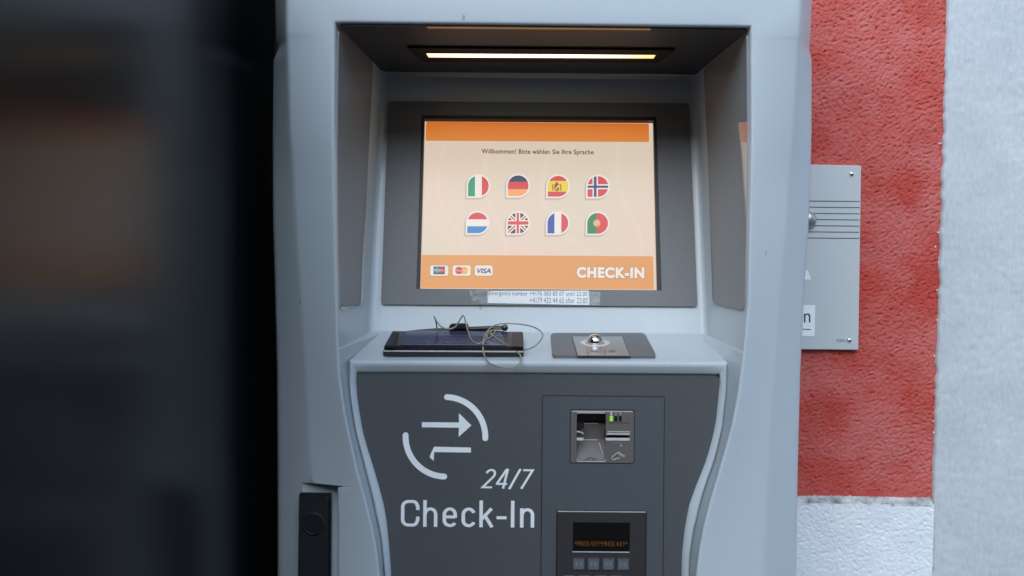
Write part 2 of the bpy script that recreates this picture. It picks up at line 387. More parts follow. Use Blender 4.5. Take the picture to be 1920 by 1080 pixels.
# ------------------------------------------------------------------ dark glossy panel on the left
XD = PY(446, 540, 0.0).x
dp = thing('dark_side_panel', (XD-.02, -.65, 0), 'tall black satin panel beside the kiosk, mirroring its screen faintly', 'panel')
def box_bm(x0, x1, y0, y1, z0, z1, bev=0, seg=2):
    bm = bmesh.new(); bmesh.ops.create_cube(bm, size=1)
    for v in bm.verts: v.co = ((x0+x1)/2+v.co.x*(x1-x0), (y0+y1)/2+v.co.y*(y1-y0), (z0+z1)/2+v.co.z*(z1-z0))
    if bev: bmesh.ops.bevel(bm, geom=list(bm.edges), offset=bev, segments=seg, affect='EDGES')
    return bm
def rotz(bm, ang, c):
    bmesh.ops.rotate(bm, verts=bm.verts, cent=c, matrix=Matrix.Rotation(ang, 3, 'Z')); return bm
PANG = math.radians(0.0)
PH, PYN = 1.66, -.66
bm_obj('pane', box_bm(XD-.03, XD, PYN, .352, .03, PH, .002), M['darkpanel'], dp, 30)
bm_obj('base_rail', box_bm(XD-.04, XD+.006, PYN-.01, .352, 0, .035, .003), M['blackp'], dp, 30)
bm_obj('top_rail', box_bm(XD-.04, XD+.006, PYN-.01, .352, PH-.005, PH+.03, .003), M['blackp'], dp, 30)
bm_obj('edge_seal', box_bm(XD-.001, PY(518, 540, .2).x+.03, .20, .22, .05, PH, .002), M['black'], dp, 30)  # black strip added to stand for the deep shade in the gap

# ------------------------------------------------------------------ unseen house, added to block the low sky
HY = -8.0
hs = thing('town_house', (0, HY-.3, 0), 'dim plastered house front across the street, facing the kiosk', 'house')
hm = plaster_mat('dun plaster', (.10,.10,.098), (.14,.137,.13), 2)[0]
fm = mat('window frame paint', (.30,.29,.27), .5); gl = mat('dark window glass', (.01,.012,.015), .06)
holes = [(x, z) for z in (1.0,) for x in np.arange(-11, 11.1, 2.75)]
V = []; F = []
xs_ = sorted(set([-14.0, 14.0]+[x+d for x, z in holes for d in (-.55, .55)])); zs_ = [0, 1.0, 2.7, 4.7]
for x in xs_:
    for z in zs_: V.append((x, HY, z))
nz_ = len(zs_)
for a in range(len(xs_)-1):
    for b in range(nz_-1):
        if b == 1 and abs(xs_[a+1]-xs_[a]-1.1) < 1e-6: continue
        F.append((a*nz_+b, (a+1)*nz_+b, (a+1)*nz_+b+1, a*nz_+b+1))
mesh_obj('facade', V, F, hm, hs)
bm_obj('house_body', box_bm(-14, 14, HY-8, HY-.22, 0, 4.7), hm, hs)
rf = mat('clay roof', (.12,.06,.04), .8, var=.2, vscale=6)
mesh_obj('roof', [(-14.4, HY+.5, 4.6), (14.4, HY+.5, 4.6), (14.4, HY-4, 6.1), (-14.4, HY-4, 6.1), (-14.4, HY-8.5, 4.6), (14.4, HY-8.5, 4.6)], [(0,1,2,3),(3,2,5,4),(0,3,4),(1,2,5)], rf, hs)
for x, z in holes:
    wn = bm_obj('window', box_bm(x-.55, x+.55, HY-.16, HY-.14, z, z+1.7), gl, hs)
    bm_obj('frame', box_bm(x-.04, x+.04, HY-.14, HY-.09, z, z+1.7), fm, wn)
    bm_obj('sill', box_bm(x-.62, x+.62, HY-.16, HY+.06, z-.07, z), fm, wn)

# ------------------------------------------------------------------ kiosk: shell
kiosk = thing('check_in_kiosk', (.0, .16, 0), 'pale grey self service check-in kiosk with lit orange screen and slate front', 'kiosk')
pA = PY(990, 600, .190); pB = PY(990, 160, .275)
BP = Plane(pA, Vector((1,0,0)).cross(pB-pA))           # tilted back wall of the screen recess
def curve(px, y):
    q = sorted((PY(u, v, y) for u, v in px), key=lambda p: p.z); return [p.z for p in q], [p.x for p in q]
def fx(c): return lambda z: float(np.interp(z, c[0], c[1]))
YB = .064; YF = .026
xoL = fx(curve([(515,0),(514,66),(521,90),(511,114),(509,250),(509,400),(513,540),(517,700),(518,900),(518,1080)], YB))
xoR = fx(curve([(1524,0),(1524,66),(1518,90),(1524,114),(1524,270),(1519,420),(1512,520),(1503,700),(1498,900),(1496,1080)], YB))
xfL = fx(curve([(545,0),(545,250),(553,400),(562,540),(569,650),(575,750),(582,890),(586,1080)], YF))
xfR = fx(curve([(1492,0),(1487,250),(1477,400),(1465,540),(1456,660),(1446,810),(1438,950),(1434,1080)], YF))
LIPL = [(628,42),(626,250),(629,450),(632,560),(634,640),(637,700),(642,740),(650,790),(656,815),(670,880),(688,945),(704,1010),(713,1080)]
LIPR = [(1408,50),(1409,250),(1405,450),(1403,560),(1398,620),(1392,680),(1384,740),(1372,800),(1352,870),(1330,945),(1314,1010),(1305,1080)]
xlL, xlR = fx(curve(LIPL, 0)), fx(curve(LIPR, 0))
ZOL, ZOR = PY(628, 42, 0).z, PY(1408, 50, 0).z
ZTOP = 1.64; ZBOT = .05
def bpc(px):
    q = sorted((BP.hit(u, v) for u, v in px), key=lambda p: p.z); return [p.z for p in q], [tuple(p) for p in q]
cL = bpc([(719,133),(708,300),(698,450),(691,624)]); cR = bpc([(1302,139),(1312,300),(1319,450),(1326,628)])
def bp_at(c, z):
    return Vector([np.interp(z, c[0], [p[k] for p in c[1]]) for k in range(3)])
ROL = [(653,690),(656,740),(665,800),(672,830),(685,880),(700,940),(715,1010),(722,1080)]
ROR = [(1365,695),(1361,740),(1355,800),(1346,840),(1338,870),(1322,915),(1313,945),(1300,1000),(1294,1040),(1292,1080)]
roLf, roRf = fx(curve(ROL, .036)), fx(curve(ROR, .036))
zsh = cL[0][0]                                          # shelf height at the back
zpk = PY(590, 917, 0).z; zpk2 = zpk-.165                # handle pocket
XPK = [PY(556, 990, 0).x, PY(560, 990, 0).x, PY(627, 990, 0).x, PY(630, 990, 0).x]
def fillet(pts, rad, n=4):
    out = [pts[0]]
    for i in range(1, len(pts)-1):
        a, p, b = pts[i-1], pts[i], pts[i+1]; r = rad[i]
        da, db = a-p, b-p; ra = min(r, da.length*.45); rb = min(r, db.length*.45)
        A = p+da.normalized()*ra if da.length > 1e-9 else p; B = p+db.normalized()*rb if db.length > 1e-9 else p
        for k in range(n+1):
            t = k/n; out.append(A*(1-t)**2+p*2*t*(1-t)+B*t*t)
    out.append(pts[-1]); return out
RAD = [0, .010, .010, .001, .002, .002, .002, .004, .008, 0]
zb = PY(1000, 62, 0).z
prof = []; wall_lines = {'L': [], 'R': []}; top_line = []
def side_profile(side, z, zout, frac):
    s = 1 if side == 'L' else -1
    xo = (xoL if s > 0 else xoR)(zout); xf = (xfL if s > 0 else xfR)(zout); xl = (xlL if s > 0 else xlR)(z)
    zf = zout-(.018*frac)
    A = Vector((xo, .335, zout)); B = Vector((xo, YB, zout)); yf = YF*min(1, max(0, (zb-z)/.16))**.8 if z < zb else 0.0; F = Vector((xf, yf, zf)); L_ = Vector((xl, 0, z))
    P = [F.lerp(L_, t) for t in (.12, .3, .6, .8)]
    if s > 0 and zpk2 < z < zpk:
        t = (XPK[0]-xo)/(xf-xo); F = B.lerp(Vector((xf, YF, z)), t)
        P = [F+Vector((.0005, .001, 0)), Vector((XPK[1], .036, z)), Vector((XPK[2], .036, z)), Vector((XPK[3], YF*(xl-XPK[3])/(xl-xf), z))]
    c = cL if s > 0 else cR
    if z >= zsh+.0005:
        # depth of the recess along the wall at this height: ride on the tilted back plane
        zz = z - (ZOL-c[0][-1])*max(0, (z-zsh)/(ZOL-zsh))  # ceiling slopes down towards the back
        Bk = bp_at(c, zz); K = BP.at((Bk-BP.p).dot(BP.x)+s*.022, (Bk-BP.p).dot(BP.y), 0)
        wall_lines[side].append((L_, Bk))
    else:
        k = min(1, max(0, (zsh-z)/.02)); gx = (roLf if s > 0 else roRf)(z)-s*.002; Bk = Vector((gx*k+(xl+s*.025)*(1-k), .19*(1-k)+.046*k, z)); K = Bk+Vector((s*.006, .006, 0))
    return fillet([A, B, F]+P+[L_, Bk, K], RAD)
def rows():
    r = [(ZBOT, ZBOT, 0)]
    zz = list(np.linspace(ZBOT+.05, zpk2-.01, 8)) + [zpk2-.0015, zpk2+.0015] + list(np.linspace(zpk2+.01, zpk-.01, 6)) + [zpk-.0015, zpk+.0015]
    zz += list(np.linspace(zpk+.012, zsh-.024, 22)) + [zsh-.02, zsh-.012, zsh-.001, zsh+.001] + list(np.linspace(zsh+.015, 1.44, 14)) + list(np.linspace(1.445, zb, 18))
    return zz
ZZ = rows()[1:] if isinstance(rows()[0], tuple) else rows()
TOPN = 3
def seq(side, zo):
    s = [(z, z, 0) for z in ZZ]
    for k in range(1, TOPN+1):
        t = k/TOPN; s.append((zb+(zo-zb)*t, zb+(ZTOP-zb)*t, t))
    return s
for z, zo, t in seq('L', ZOL): prof.append(side_profile('L', z, zo, t))
NT = 24
LA, LB = prof[-1], None
right = [side_profile('R', z, zo, t) for z, zo, t in seq('R', ZOR)]
LB = right[-1]
for k in range(1, NT): prof.append([a.lerp(b, k/NT) for a, b in zip(LA, LB)])
prof += right[::-1]
# top edge: the outer sections of the top run turn over into the roof
n = len(prof[0]); V = [p for q in prof for p in q]; F = []
for i in range(len(prof)-1):
    for j in range(n-1): F.append((i*n+j, i*n+j+1, (i+1)*n+j+1, (i+1)*n+j))
mesh_obj('shell', V, F, M['shell'], kiosk, 38)
# roof, rear and base of the cabinet
xl_, xr_ = xoL(ZTOP), xoR(ZTOP)
bm_obj('cabinet_back', box_bm(xl_+.004, xr_-.004, .325, .345, ZBOT, ZTOP-.004, .002), M['shell'], kiosk, 30)
bm_obj('cabinet_base', box_bm(xoL(.1)+.02, xoR(.1)-.02, .03, .33, 0, ZBOT+.01, .002), M['blackp'], kiosk, 30)
# back wall sheet between the corner roundings
q = [BP.at((bp_at(c, z)-BP.p).dot(BP.x)+s*.0085, (bp_at(c, z)-BP.p).dot(BP.y), .0004) for c, z, s in ((cL, cL[0][-1]-.008, 1), (cR, cR[0][-1]-.008, -1), (cR, zsh-.01, -1), (cL, zsh-.01, 1))]
def uv(p):                                              # world point -> photo pixel (inverse of ray)
    d = p-CAM; c = Vector((WX.x*d.x+WY.x*d.y-WD.x*d.z, WX.y*d.x+WY.y*d.y-WD.y*d.z, WX.z*d.x+WY.z*d.y-WD.z*d.z))
    return (960+FPX*c.x/c.z, 540+FPX*c.y/c.z)
slab('recess_back', [uv(p) for p in q], BP, .001, .0004, M['shell'], kiosk, hole=[(778,208),(1242,211),(1252,556),(770,553)])

# side wall inserts
def insert(side, vtop, vbot, f0, f1):
    wl = sorted(wall_lines[side], key=lambda q: q[0].z); pts = [(a, b) for a, b in wl]
    z1 = PY(640 if side == 'L' else 1395, vbot, .09).z
    zl = [a.z for a, b in pts]
    def at(t, f):
        z = zl[0]+(zl[-1]-zl[0])*t
        a = Vector([np.interp(z, zl, [p[0][k] for p in pts]) for k in range(3)]); b = Vector([np.interp(z, zl, [p[1][k] for p in pts]) for k in range(3)])
        return a.lerp(b, f)
    t0 = (z1-zl[0])/(zl[-1]-zl[0]); t1 = .992
    s = 1 if side == 'L' else -1
    V = []; F = []; N = 14; offs = Vector((s*.0012, 0, 0))
    ts = [t0, t0+.006, t0+.014]+list(np.linspace(t0+.03, t1-.03, N))+[t1-.01, t1-.004, t1]
    for i, t in enumerate(ts):
        cut = {0: .06, 1: .02, 2: .005, len(ts)-1: .05, len(ts)-2: .02, len(ts)-3: .004}.get(i, 0)
        fs = np.linspace(f0+cut, f1-cut, 4)
        row = [at(t, f) for f in fs]
        for p in [row[0]-offs]+[p+offs for p in row]+[row[-1]-offs]: V.append(p)
    for i in range(len(ts)-1):
        for j in range(5): F.append((i*6+j, i*6+j+1, (i+1)*6+j+1, (i+1)*6+j))
    return mesh_obj('side_insert', V, F, M['insert'], kiosk, 40)
insert('L', 60, 573, .05, .74); insert('R', 60, 573, .05, .80)

# ceiling plate and lamp
c0, c1, c2 = PY(628, 42.5, 0), PY(1408, 50, 0), bp_at(cL, cL[0][-1])
CP = Plane(c0, (c1-c0).cross(c2-c0), c1-c0)
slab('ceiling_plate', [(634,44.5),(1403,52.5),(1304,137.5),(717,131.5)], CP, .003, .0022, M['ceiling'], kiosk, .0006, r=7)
lampo = slab('light_frame', [(762,82),(1267,86),(1235,110),(795,108)], CP, .003, .0055, M['lampframe'], kiosk, .0008, r=4, hole=[(798,92),(1231,95),(1225,104),(804,102)])
slab('diffuser', [(797,91.5),(1232,94.5),(1226,105),(803,103)], CP, .001, .0036, M['lamp'], lampo)
slab('lens_edge', [(800,46.5),(1220,50.5),(1219,53),(802,49.5)], CP, .0004, .00228, M['lampdim'], lampo)  # painted glint: glowing strip in place of the lamp mirrored near the lip

# screen bezel, gasket, display
BZ = BP
scr_hole = [(791,218),(1230,221),(1240,546),(781,543)]
bez = slab('screen_bezel', [(729,192),(1291,196),(1307,576),(715,572)], BZ, .004, .0045, M['bezel'], kiosk, r=7, hole=scr_hole)
DP = BZ.off(-.0075)
slab('screen_gasket', scr_hole, BZ, .014, .0036, M['black'], bez, hole=[(796,224.5),(1225,227.5),(1232.5,545.2),(787,542.2)])
def glow_screen():
    m = glow('screen cream', (226,208,188)); n = m.node_tree.nodes; L = m.node_tree.links; b = n['Principled BSDF']
    tc = n.new('ShaderNodeTexCoord'); no = n.new('ShaderNodeTexNoise'); no.inputs['Scale'].default_value = 7; no.inputs['Detail'].default_value = 1
    L.new(tc.outputs['Object'], no.inputs['Vector'])
    cr = n.new('ShaderNodeValToRGB'); cr.color_ramp.elements[0].position = .35; cr.color_ramp.elements[0].color = (*lin((230,206,188)), 1)
    cr.color_ramp.elements[1].position = .65; cr.color_ramp.elements[1].color = (*lin((224,209,187)), 1); L.new(no.outputs[0], cr.inputs[0])
    # faint flowing ribbons of the screen background
    wv = n.new('ShaderNodeTexWave'); wv.inputs['Scale'].default_value = 4.2; wv.inputs['Distortion'].default_value = 9; wv.inputs['Detail'].default_value = .6; wv.inputs['Detail Scale'].default_value = 1.2
    L.new(tc.outputs['Object'], wv.inputs['Vector'])
    r = n.new('ShaderNodeMapRange'); r.inputs[1].default_value = .965; r.inputs[2].default_value = 1; r.inputs[3].default_value = 1; r.inputs[4].default_value = 1.03
    L.new(wv.outputs[1], r.inputs[0])
    sc = n.new('ShaderNodeVectorMath'); sc.operation = 'SCALE'; L.new(cr.outputs[0], sc.inputs[0]); L.new(r.outputs[0], sc.inputs['Scale'])
    L.new(sc.outputs[0], b.inputs['Emission Color']); return m
def glow_grad(name, c1, c2, z0, z1):
    m = glow(name, c1); n = m.node_tree.nodes; L = m.node_tree.links
    tc = n.new('ShaderNodeTexCoord'); sx = n.new('ShaderNodeSeparateXYZ'); L.new(tc.outputs['Object'], sx.inputs[0])
    r = n.new('ShaderNodeMapRange'); r.inputs[1].default_value = z0; r.inputs[2].default_value = z1; L.new(sx.outputs[2], r.inputs[0])
    cr = n.new('ShaderNodeValToRGB'); cr.color_ramp.elements[0].color = (*lin(c1), 1); cr.color_ramp.elements[1].color = (*lin(c2), 1)
    L.new(r.outputs[0], cr.inputs[0]); L.new(cr.outputs[0], n['Principled BSDF'].inputs['Emission Color']); return m
disp = slab('display', [(790,219),(1230,222),(1238,549),(782,546)], DP, .004, 0, glow_screen(), kiosk)
zA, zB = DP.hit(1000, 265).z, DP.hit(1000, 229).z
slab('title_bar', round_poly([(799,228.5),(1216.5,232),(1217,266.5),(798,264)], 3), DP, .0001, .0003, glow_grad('orange bar', (226,138,68), (214,112,36), zA, zB), disp)
zA, zB = DP.hit(1000, 542).z, DP.hit(1000, 480).z
slab('footer_bar', round_poly([(791,478),(1224.5,480.5),(1226,543),(789,540)], 3), DP, .0001, .0003, glow_grad('amber bar', (228,154,82), (226,154,80), zA, zB), disp)
G = {k: glow('screen '+k, c) for k, c in dict(white=(240,230,222), shadow=(186,170,160), shadow2=(205,188,172), green=(28,150,105), red=(215,62,60), black=(44,54,80), orange=(250,164,90), dred=(214,58,66), yellow=(238,205,50), navy=(42,64,128), blue=(40,130,200), fblue=(46,74,160), pgreen=(38,132,66), dk=(70,60,60), txt=(44,40,46), brown=(132,62,50), gold=(240,210,110)).items()}
text('heading_text', 'Willkommen! Bitte wählen Sie Ihre Sprache', (903,280,1113,291.5), DP, .0004, G['txt'], disp, spacing=1.04, weight=.012)
# flags: square-cornered drops clipped from stripes
def drop(cx, cy, r, n=10):
    p = []
    for k in range(3*n+1):
        a = math.radians(-180+270*k/(3*n))            # from left over the top and right to the bottom
        p.append((cx+r*math.cos(a), cy+r*math.sin(a)))
    p.append((cx-r, cy+r)); return p
def clip(poly_, win):
    def area(p): return sum(p[i-1][0]*p[i][1]-p[i][0]*p[i-1][1] for i in range(len(p)))
    if area(win) < 0: win = win[::-1]
    out = poly_
    for i in range(len(win)):
        a, b = win[i-1], win[i]; inp = out; out = []
        if abs(a[0]-b[0])+abs(a[1]-b[1]) < 1e-6: out = inp; continue
        side = lambda p: (b[0]-a[0])*(p[1]-a[1])-(b[1]-a[1])*(p[0]-a[0])
        for k in range(len(inp)):
            p, q_ = inp[k-1], inp[k]; sp, sq = side(p), side(q_)
            if (sp >= 0) != (sq >= 0):
                t = sp/(sp-sq); out.append((p[0]+(q_[0]-p[0])*t, p[1]+(q_[1]-p[1])*t))
            if sq >= 0: out.append(q_)
        if not out: return []
    return out
def R_(x0, y0, x1, y1): return [(x0,y0),(x1,y0),(x1,y1),(x0,y1)]
def band(x0, y0, x1, y1, w):
    d = Vector((x1-x0, y1-y0)).normalized(); nrm = Vector((-d.y, d.x))*w/2
    return [(x0+nrm.x,y0+nrm.y),(x1+nrm.x,y1+nrm.y),(x1-nrm.x,y1-nrm.y),(x0-nrm.x,y0-nrm.y)]
def disc(x, y, r, n=14): return [(x+r*math.cos(2*math.pi*k/n), y+r*math.sin(2*math.pi*k/n)) for k in range(n)]
def flag(cx, cy, layers):
    mats = [G['shadow2'], G['shadow'], G['white']]; items = []
    items.append((drop(cx-1.8, cy+2.2, 23.6), .00042, 0)); items.append((drop(cx-1.2, cy+1.4, 22.6), .00047, 1)); items.append((drop(cx, cy, 22.3), .00052, 2))
    inner = drop(cx, cy, 19.4); lv = .00058
    for shp, key, clp in layers:
        shp = [(cx+x*19.4, cy+y*19.4) for x, y in shp]
        if clp: shp = clip(shp, inner)
        if not shp: continue
        if G[key] not in mats: mats.append(G[key])
        items.append((shp, lv, mats.index(G[key]))); lv += .00003
    sl = .0085
    items = [([(x, y) for x, y in p], o, k) for p, o, k in items]
    return polys('flag_icon', items, DP, mats, disp)
T = 1/3
flag(897, 349, [(R_(-1,-1,-T,1),'green',1),(R_(-T,-1,T,1),'white',1),(R_(T,-1,1,1),'red',1)])
flag(971.5, 348.5, [(R_(-1,-1,1,-T-.05),'black',1),(R_(-1,-T-.05,1,T),'dred',1),(R_(-1,T,1,1),'orange',1)])
flag(1046.5, 349.5, [(R_(-1,-1,1,-.52),'red',1),(R_(-1,-.52,1,.52),'yellow',1),(R_(-1,.52,1,1),'red',1),
   (R_(-.36,-.22,.10,.30),'brown',0),(disc(-.13,.28,.2),'brown',0),(disc(-.13,-.26,.13),'brown',0),(disc(.0,.02,.12),'gold',0),(R_(-.56,-.18,-.46,.42),'brown',0),(R_(.2,-.18,.3,.42),'brown',0),(R_(-.24,.08,-.1,.34),'yellow',0)])
flag(1121, 350, [(R_(-1,-1,1,1),'red',1),(R_(-.52,-1,0,1),'white',1),(R_(-1,-.22,1,.26),'white',1),(R_(-.39,-1,-.13,1),'navy',1),(R_(-1,-.09,1,.13),'navy',1)])
flag(895.5, 418, [(R_(-1,-1,1,-T),'red',1),(R_(-1,-T,1,T),'white',1),(R_(-1,T,1,1),'blue',1)])
flag(971.5, 418.5, [(R_(-1,-1,1,1),'black',1),(band(-1.2,-1.1,1.2,1.1,.36),'white',1),(band(-1.2,1.1,1.2,-1.1,.36),'white',1),(band(-1.2,-1.1,1.2,1.1,.13),'red',1),(band(-1.2,1.1,1.2,-1.1,.13),'red',1),
   (R_(-.26,-1,.20,1),'white',1),(R_(-1,-.28,1,.26),'white',1),(R_(-.14,-1,.08,1),'red',1),(R_(-1,-.17,1,.15),'red',1)])
flag(1046, 418.5, [(R_(-1,-1,-T,1),'fblue',1),(R_(-T,-1,T,1),'white',1),(R_(T,-1,1,1),'red',1)])
flag(1120.5, 419, [(R_(-1,-1,-.12,1),'pgreen',1),(R_(-.12,-1,1,1),'red',1),(disc(-.08,-.02,.33,20),'gold',0),(disc(-.08,-.02,.25,20),'red',0),(disc(-.08,-.02,.17),'white',0),(disc(-.08,-.02,.07),'navy',0)])
# the poster of a tiny waving mouse pointer on the union flag is only a light speck
# card emblems
GC = dict(card=glow('card cream', (236,224,208)), line=glow('card outline', (150,110,80)), mblue=glow('card blue', (48,112,170)), mdark=glow('card dark blue', (44,52,98)), mred=glow('card red', (206,48,52)), morange=glow('card orange', (246,166,70)), vblue=glow('card navy', (40,72,140)), teal=glow('card teal', (36,150,190)))
for (u0, u1) in ((806.5,841),(848.5,883),(890,924)):
    slab('card_emblem', round_poly(rect(u0-.8, 496.7, u1+.8, 518.3, .005), 5), DP, .0001, .0006, GC['line'], disp)
    slab('card_emblem', round_poly(rect(u0, 497.5, u1, 517.5, .005), 4.5), DP, .0001, .0008, GC['card'], disp)
polys('card_emblem', [(R_(813,500,834,514.5), .0010, 0), (disc(819.5,507,5.6,18), .0012, 1), (disc(827.5,507,5.6,18), .0014, 2)], DP, [GC['mdark'], GC['teal'], GC['mred']], disp)
text('card_text', 'Maestro', (815,505,832,509), DP, .0017, GC['card'], disp)
polys('card_emblem', [(disc(860.5,507.5,6.9,20), .0012, 0), (disc(870.5,507.5,6.9,20), .0010, 1)], DP, [GC['mred'], GC['morange']], disp)
text('card_text', 'MasterCard', (854.5,505.3,877,509.6), DP, .0016, GC['card'], disp)
text('card_text', 'VISA', (894.5,503.5,920.5,512.8), DP, .0012, GC['vblue'], disp, shear=.25, weight=.03)
text('check_in_text', 'CHECK-IN', (1080,500,1209,523), DP, .0007, glow('letter outline', (176,120,60)), disp, weight=.085, spacing=1.10)
text('check_in_text', 'CHECK-IN', (1081,501,1208,522), DP, .0010, G['white'], disp, weight=.055, spacing=1.12)

# paper notice taped under the screen
NP = BZ.off(.0045)
note = slab('paper_notice', [(915,545.5),(1104,545),(1105,572),(914,568.5)], NP, .0002, .0006, M['paper'], kiosk)
note['label'] = 'white paper strip with emergency number taped below the screen'
text('notice_text', 'Emergency number +4176 583 83 07 until 22:00', (916.5,546.5,1101,557), NP, .0009, M['ink'], note, spacing=1.06, weight=-.012)
text('notice_text', '+4179 422 44 65 after 22:00', (993.5,558.5,1101.5,568.5), NP, .0009, M['ink'], note, spacing=1.06, weight=-.012)
def crinkle(px, n, mt, amp, name='clear_tape'):
    V = []; F = []
    for j in range(n+1):
        for i in range(n+1):
            s, t = i/n, j/n; a = Vector(px[0]).lerp(Vector(px[1]), s); b = Vector(px[3]).lerp(Vector(px[2]), s); p = a.lerp(b, t)
            V.append(NP.at(*NP.loc(p.x, p.y), .0013+abs(random.gauss(0, amp))))
    for j in range(n):
        for i in range(n): F.append((j*(n+1)+i, j*(n+1)+i+1, (j+1)*(n+1)+i+1, (j+1)*(n+1)+i))
    return mesh_obj(name, V, F, mt, note, 10)
crinkle([(880,545),(918,543),(914,571),(884,571)], 7, M['glass'], .0024)
crinkle([(1101,547),(1126,548),(1124,572),(1101,572)], 4, M['glass'], .0002)

# ------------------------------------------------------------------ kiosk: shelf, rim and front panel
YP = .0445
FP = Plane((0, YP, 1.0), (0,-1,0))
PEL = [(665,704),(667,740),(671,770),(678,810),(687,842),(699,880),(708,912),(717,945),(723,980),(726,1010),(729,1045),(731,1080)]
PER = [(1353,710),(1350,740),(1346,780),(1341,810),(1333,842),(1324,870),(1308,910),(1295,945),(1289,975),(1285,1000),(1281,1040),(1280,1080)]
peL, peR = fx(curve(PEL, YP)), fx(curve(PER, YP))
roL, roR = fx(curve(ROL, .036)), fx(curve(ROR, .036))
zpt = PY(1010, 699, YP).z
prof = []
rr = [0, .002, .007, .006, .004, 0]
def rimside(side, z):
    s = 1 if side == 'L' else -1
    pe = (peL if s > 0 else peR)(z); ro = (roL if s > 0 else roR)(z); xl = (xlL if s > 0 else xlR)(z)
    p = [Vector((pe+s*.003, YP+.003, z)), Vector((pe, .0415, z)), Vector((ro, .036, z)), Vector((ro-s*.004, .058, z)), Vector((ro-s*.006, .066, z)), Vector((xl-s*.002, .072, z))]
    return fillet(p, rr)
zr = list(np.linspace(ZBOT+.02, .86, 6)) + list(np.linspace(.87, zpt-.012, 30))
left = [rimside('L', z) for z in zr]; rightp = [rimside('R', z) for z in zr]
def rimtop(t):
    u = lambda a, b: a+(b-a)*t
    vv = lambda a, b: a+(b-a)*t
    pe = PY(u(669,1349), vv(697,701), .042); pi = PY(u(669,1349), vv(700,704), YP+.003)
    ro = PY(u(655,1364), vv(677,680), .034); s1 = PY(u(662,1358), vv(671.5,674.5), .056); s0 = PY(u(664,1356), vv(668.5,671.5), .066)
    bk = BP.hit(u(692,1325), vv(624,628)); bk2 = bk+Vector((0, .004, .012))
    return fillet([pi, pe, ro, s0, bk, bk2], [0, .002, .009, .004, .006, 0])
top = [rimtop(k/24) for k in range(25)]
# corner fans
def blend(a, b, n): return [[p.lerp(q, k/n) for p, q in zip(a, b)] for k in range(1, n)]
prof = left + blend(left[-1], top[0], 2) + top + blend(top[-1], rightp[-1], 2) + rightp[::-1]
n = len(prof[0]); V = [p for q in prof for p in q]
F = [(i*n+j, i*n+j+1, (i+1)*n+j+1, (i+1)*n+j) for i in range(len(prof)-1) for j in range(n-1)]
mesh_obj('shelf_rim', V, F, M['shell'], kiosk, 40)
# front panel with openings
pl_px = []
low = .10
zz = [low, .5] + list(np.linspace(.86, zpt-.006, 26))
outl = [uv(Vector((peL(z)+.0012, YP, z))) for z in zz] + [uv(Vector((peL(zpt)+.006, YP, zpt-.0012))), uv(Vector((peR(zpt)-.006, YP, zpt-.0012)))] + [uv(Vector((peR(z)-.0012, YP, z))) for z in zz[::-1]]
modr = rect(1018, 743.5, 1245, 1200); modh = rect(1071, 769.5, 1188, 867)
fpan = slab('front_panel', outl, FP, .003, 0, M['panel'], kiosk, hole=modh)
slab('panel_backing', [(p[0]*1.0, p[1]) for p in [(662,702),(1356,706),(1300,1075),(712,1075)]], FP, .002, -.030, M['black'], fpan)
slab('module_gasket', round_poly(rect(1016.6, 742, 1246.4, 1202), 4), FP, .001, .0006, M['black'], fpan, hole=modh)
slab('payment_plate', round_poly(modr, 3), FP, .002, .0014, M['module'], fpan, hole=modh)
# printed symbol and lettering
def arc(cx, cy, r, w_, a0, a1, n=24):
    o = [(cx+(r+w_/2)*math.cos(math.radians(a0+(a1-a0)*k/n)), cy-(r+w_/2)*math.sin(math.radians(a0+(a1-a0)*k/n))) for k in range(n+1)]
    i = [(cx+(r-w_/2)*math.cos(math.radians(a0+(a1-a0)*k/n)), cy-(r-w_/2)*math.sin(math.radians(a0+(a1-a0)*k/n))) for k in range(n+1)]
    sg = 1 if a1 > a0 else -1
    def cap(a, start):
        c = (cx+r*math.cos(math.radians(a)), cy-r*math.sin(math.radians(a))); ph = math.radians(a)+start
        return [(c[0]+w_/2*math.cos(ph+sg*math.pi*k/8), c[1]-w_/2*math.sin(ph+sg*math.pi*k/8)) for k in range(1, 8)]
    return o + cap(a1, 0) + i[::-1] + cap(a0, math.pi)
poly('symbol_arc', arc(835.5, 819, 74.5, 11, 88, -2), FP, .0003, M['white'], fpan)
poly('symbol_arc', arc(835.5, 818.5, 75, 11, 178, 268), FP, .0003, M['white'], fpan)
poly('symbol_arrow', [(791,791.5),(860.5,792),(860.5,774.5),(884,797.5),(860,819),(860.5,802),(791,801)], FP, .0003, M['white'], fpan)
poly('symbol_arrow', [(814,837.5),(883,839),(883,848.5),(814,847.5),(813,864),(805.5,857),(808,850)], FP, .0003, M['white'], fpan)
def qarc(cx, cy, rx, ry, a0, a1, n=8): return [(cx+rx*math.cos(math.radians(a0+(a1-a0)*k/n)), cy+ry*math.sin(math.radians(a0+(a1-a0)*k/n))) for k in range(n+1)]
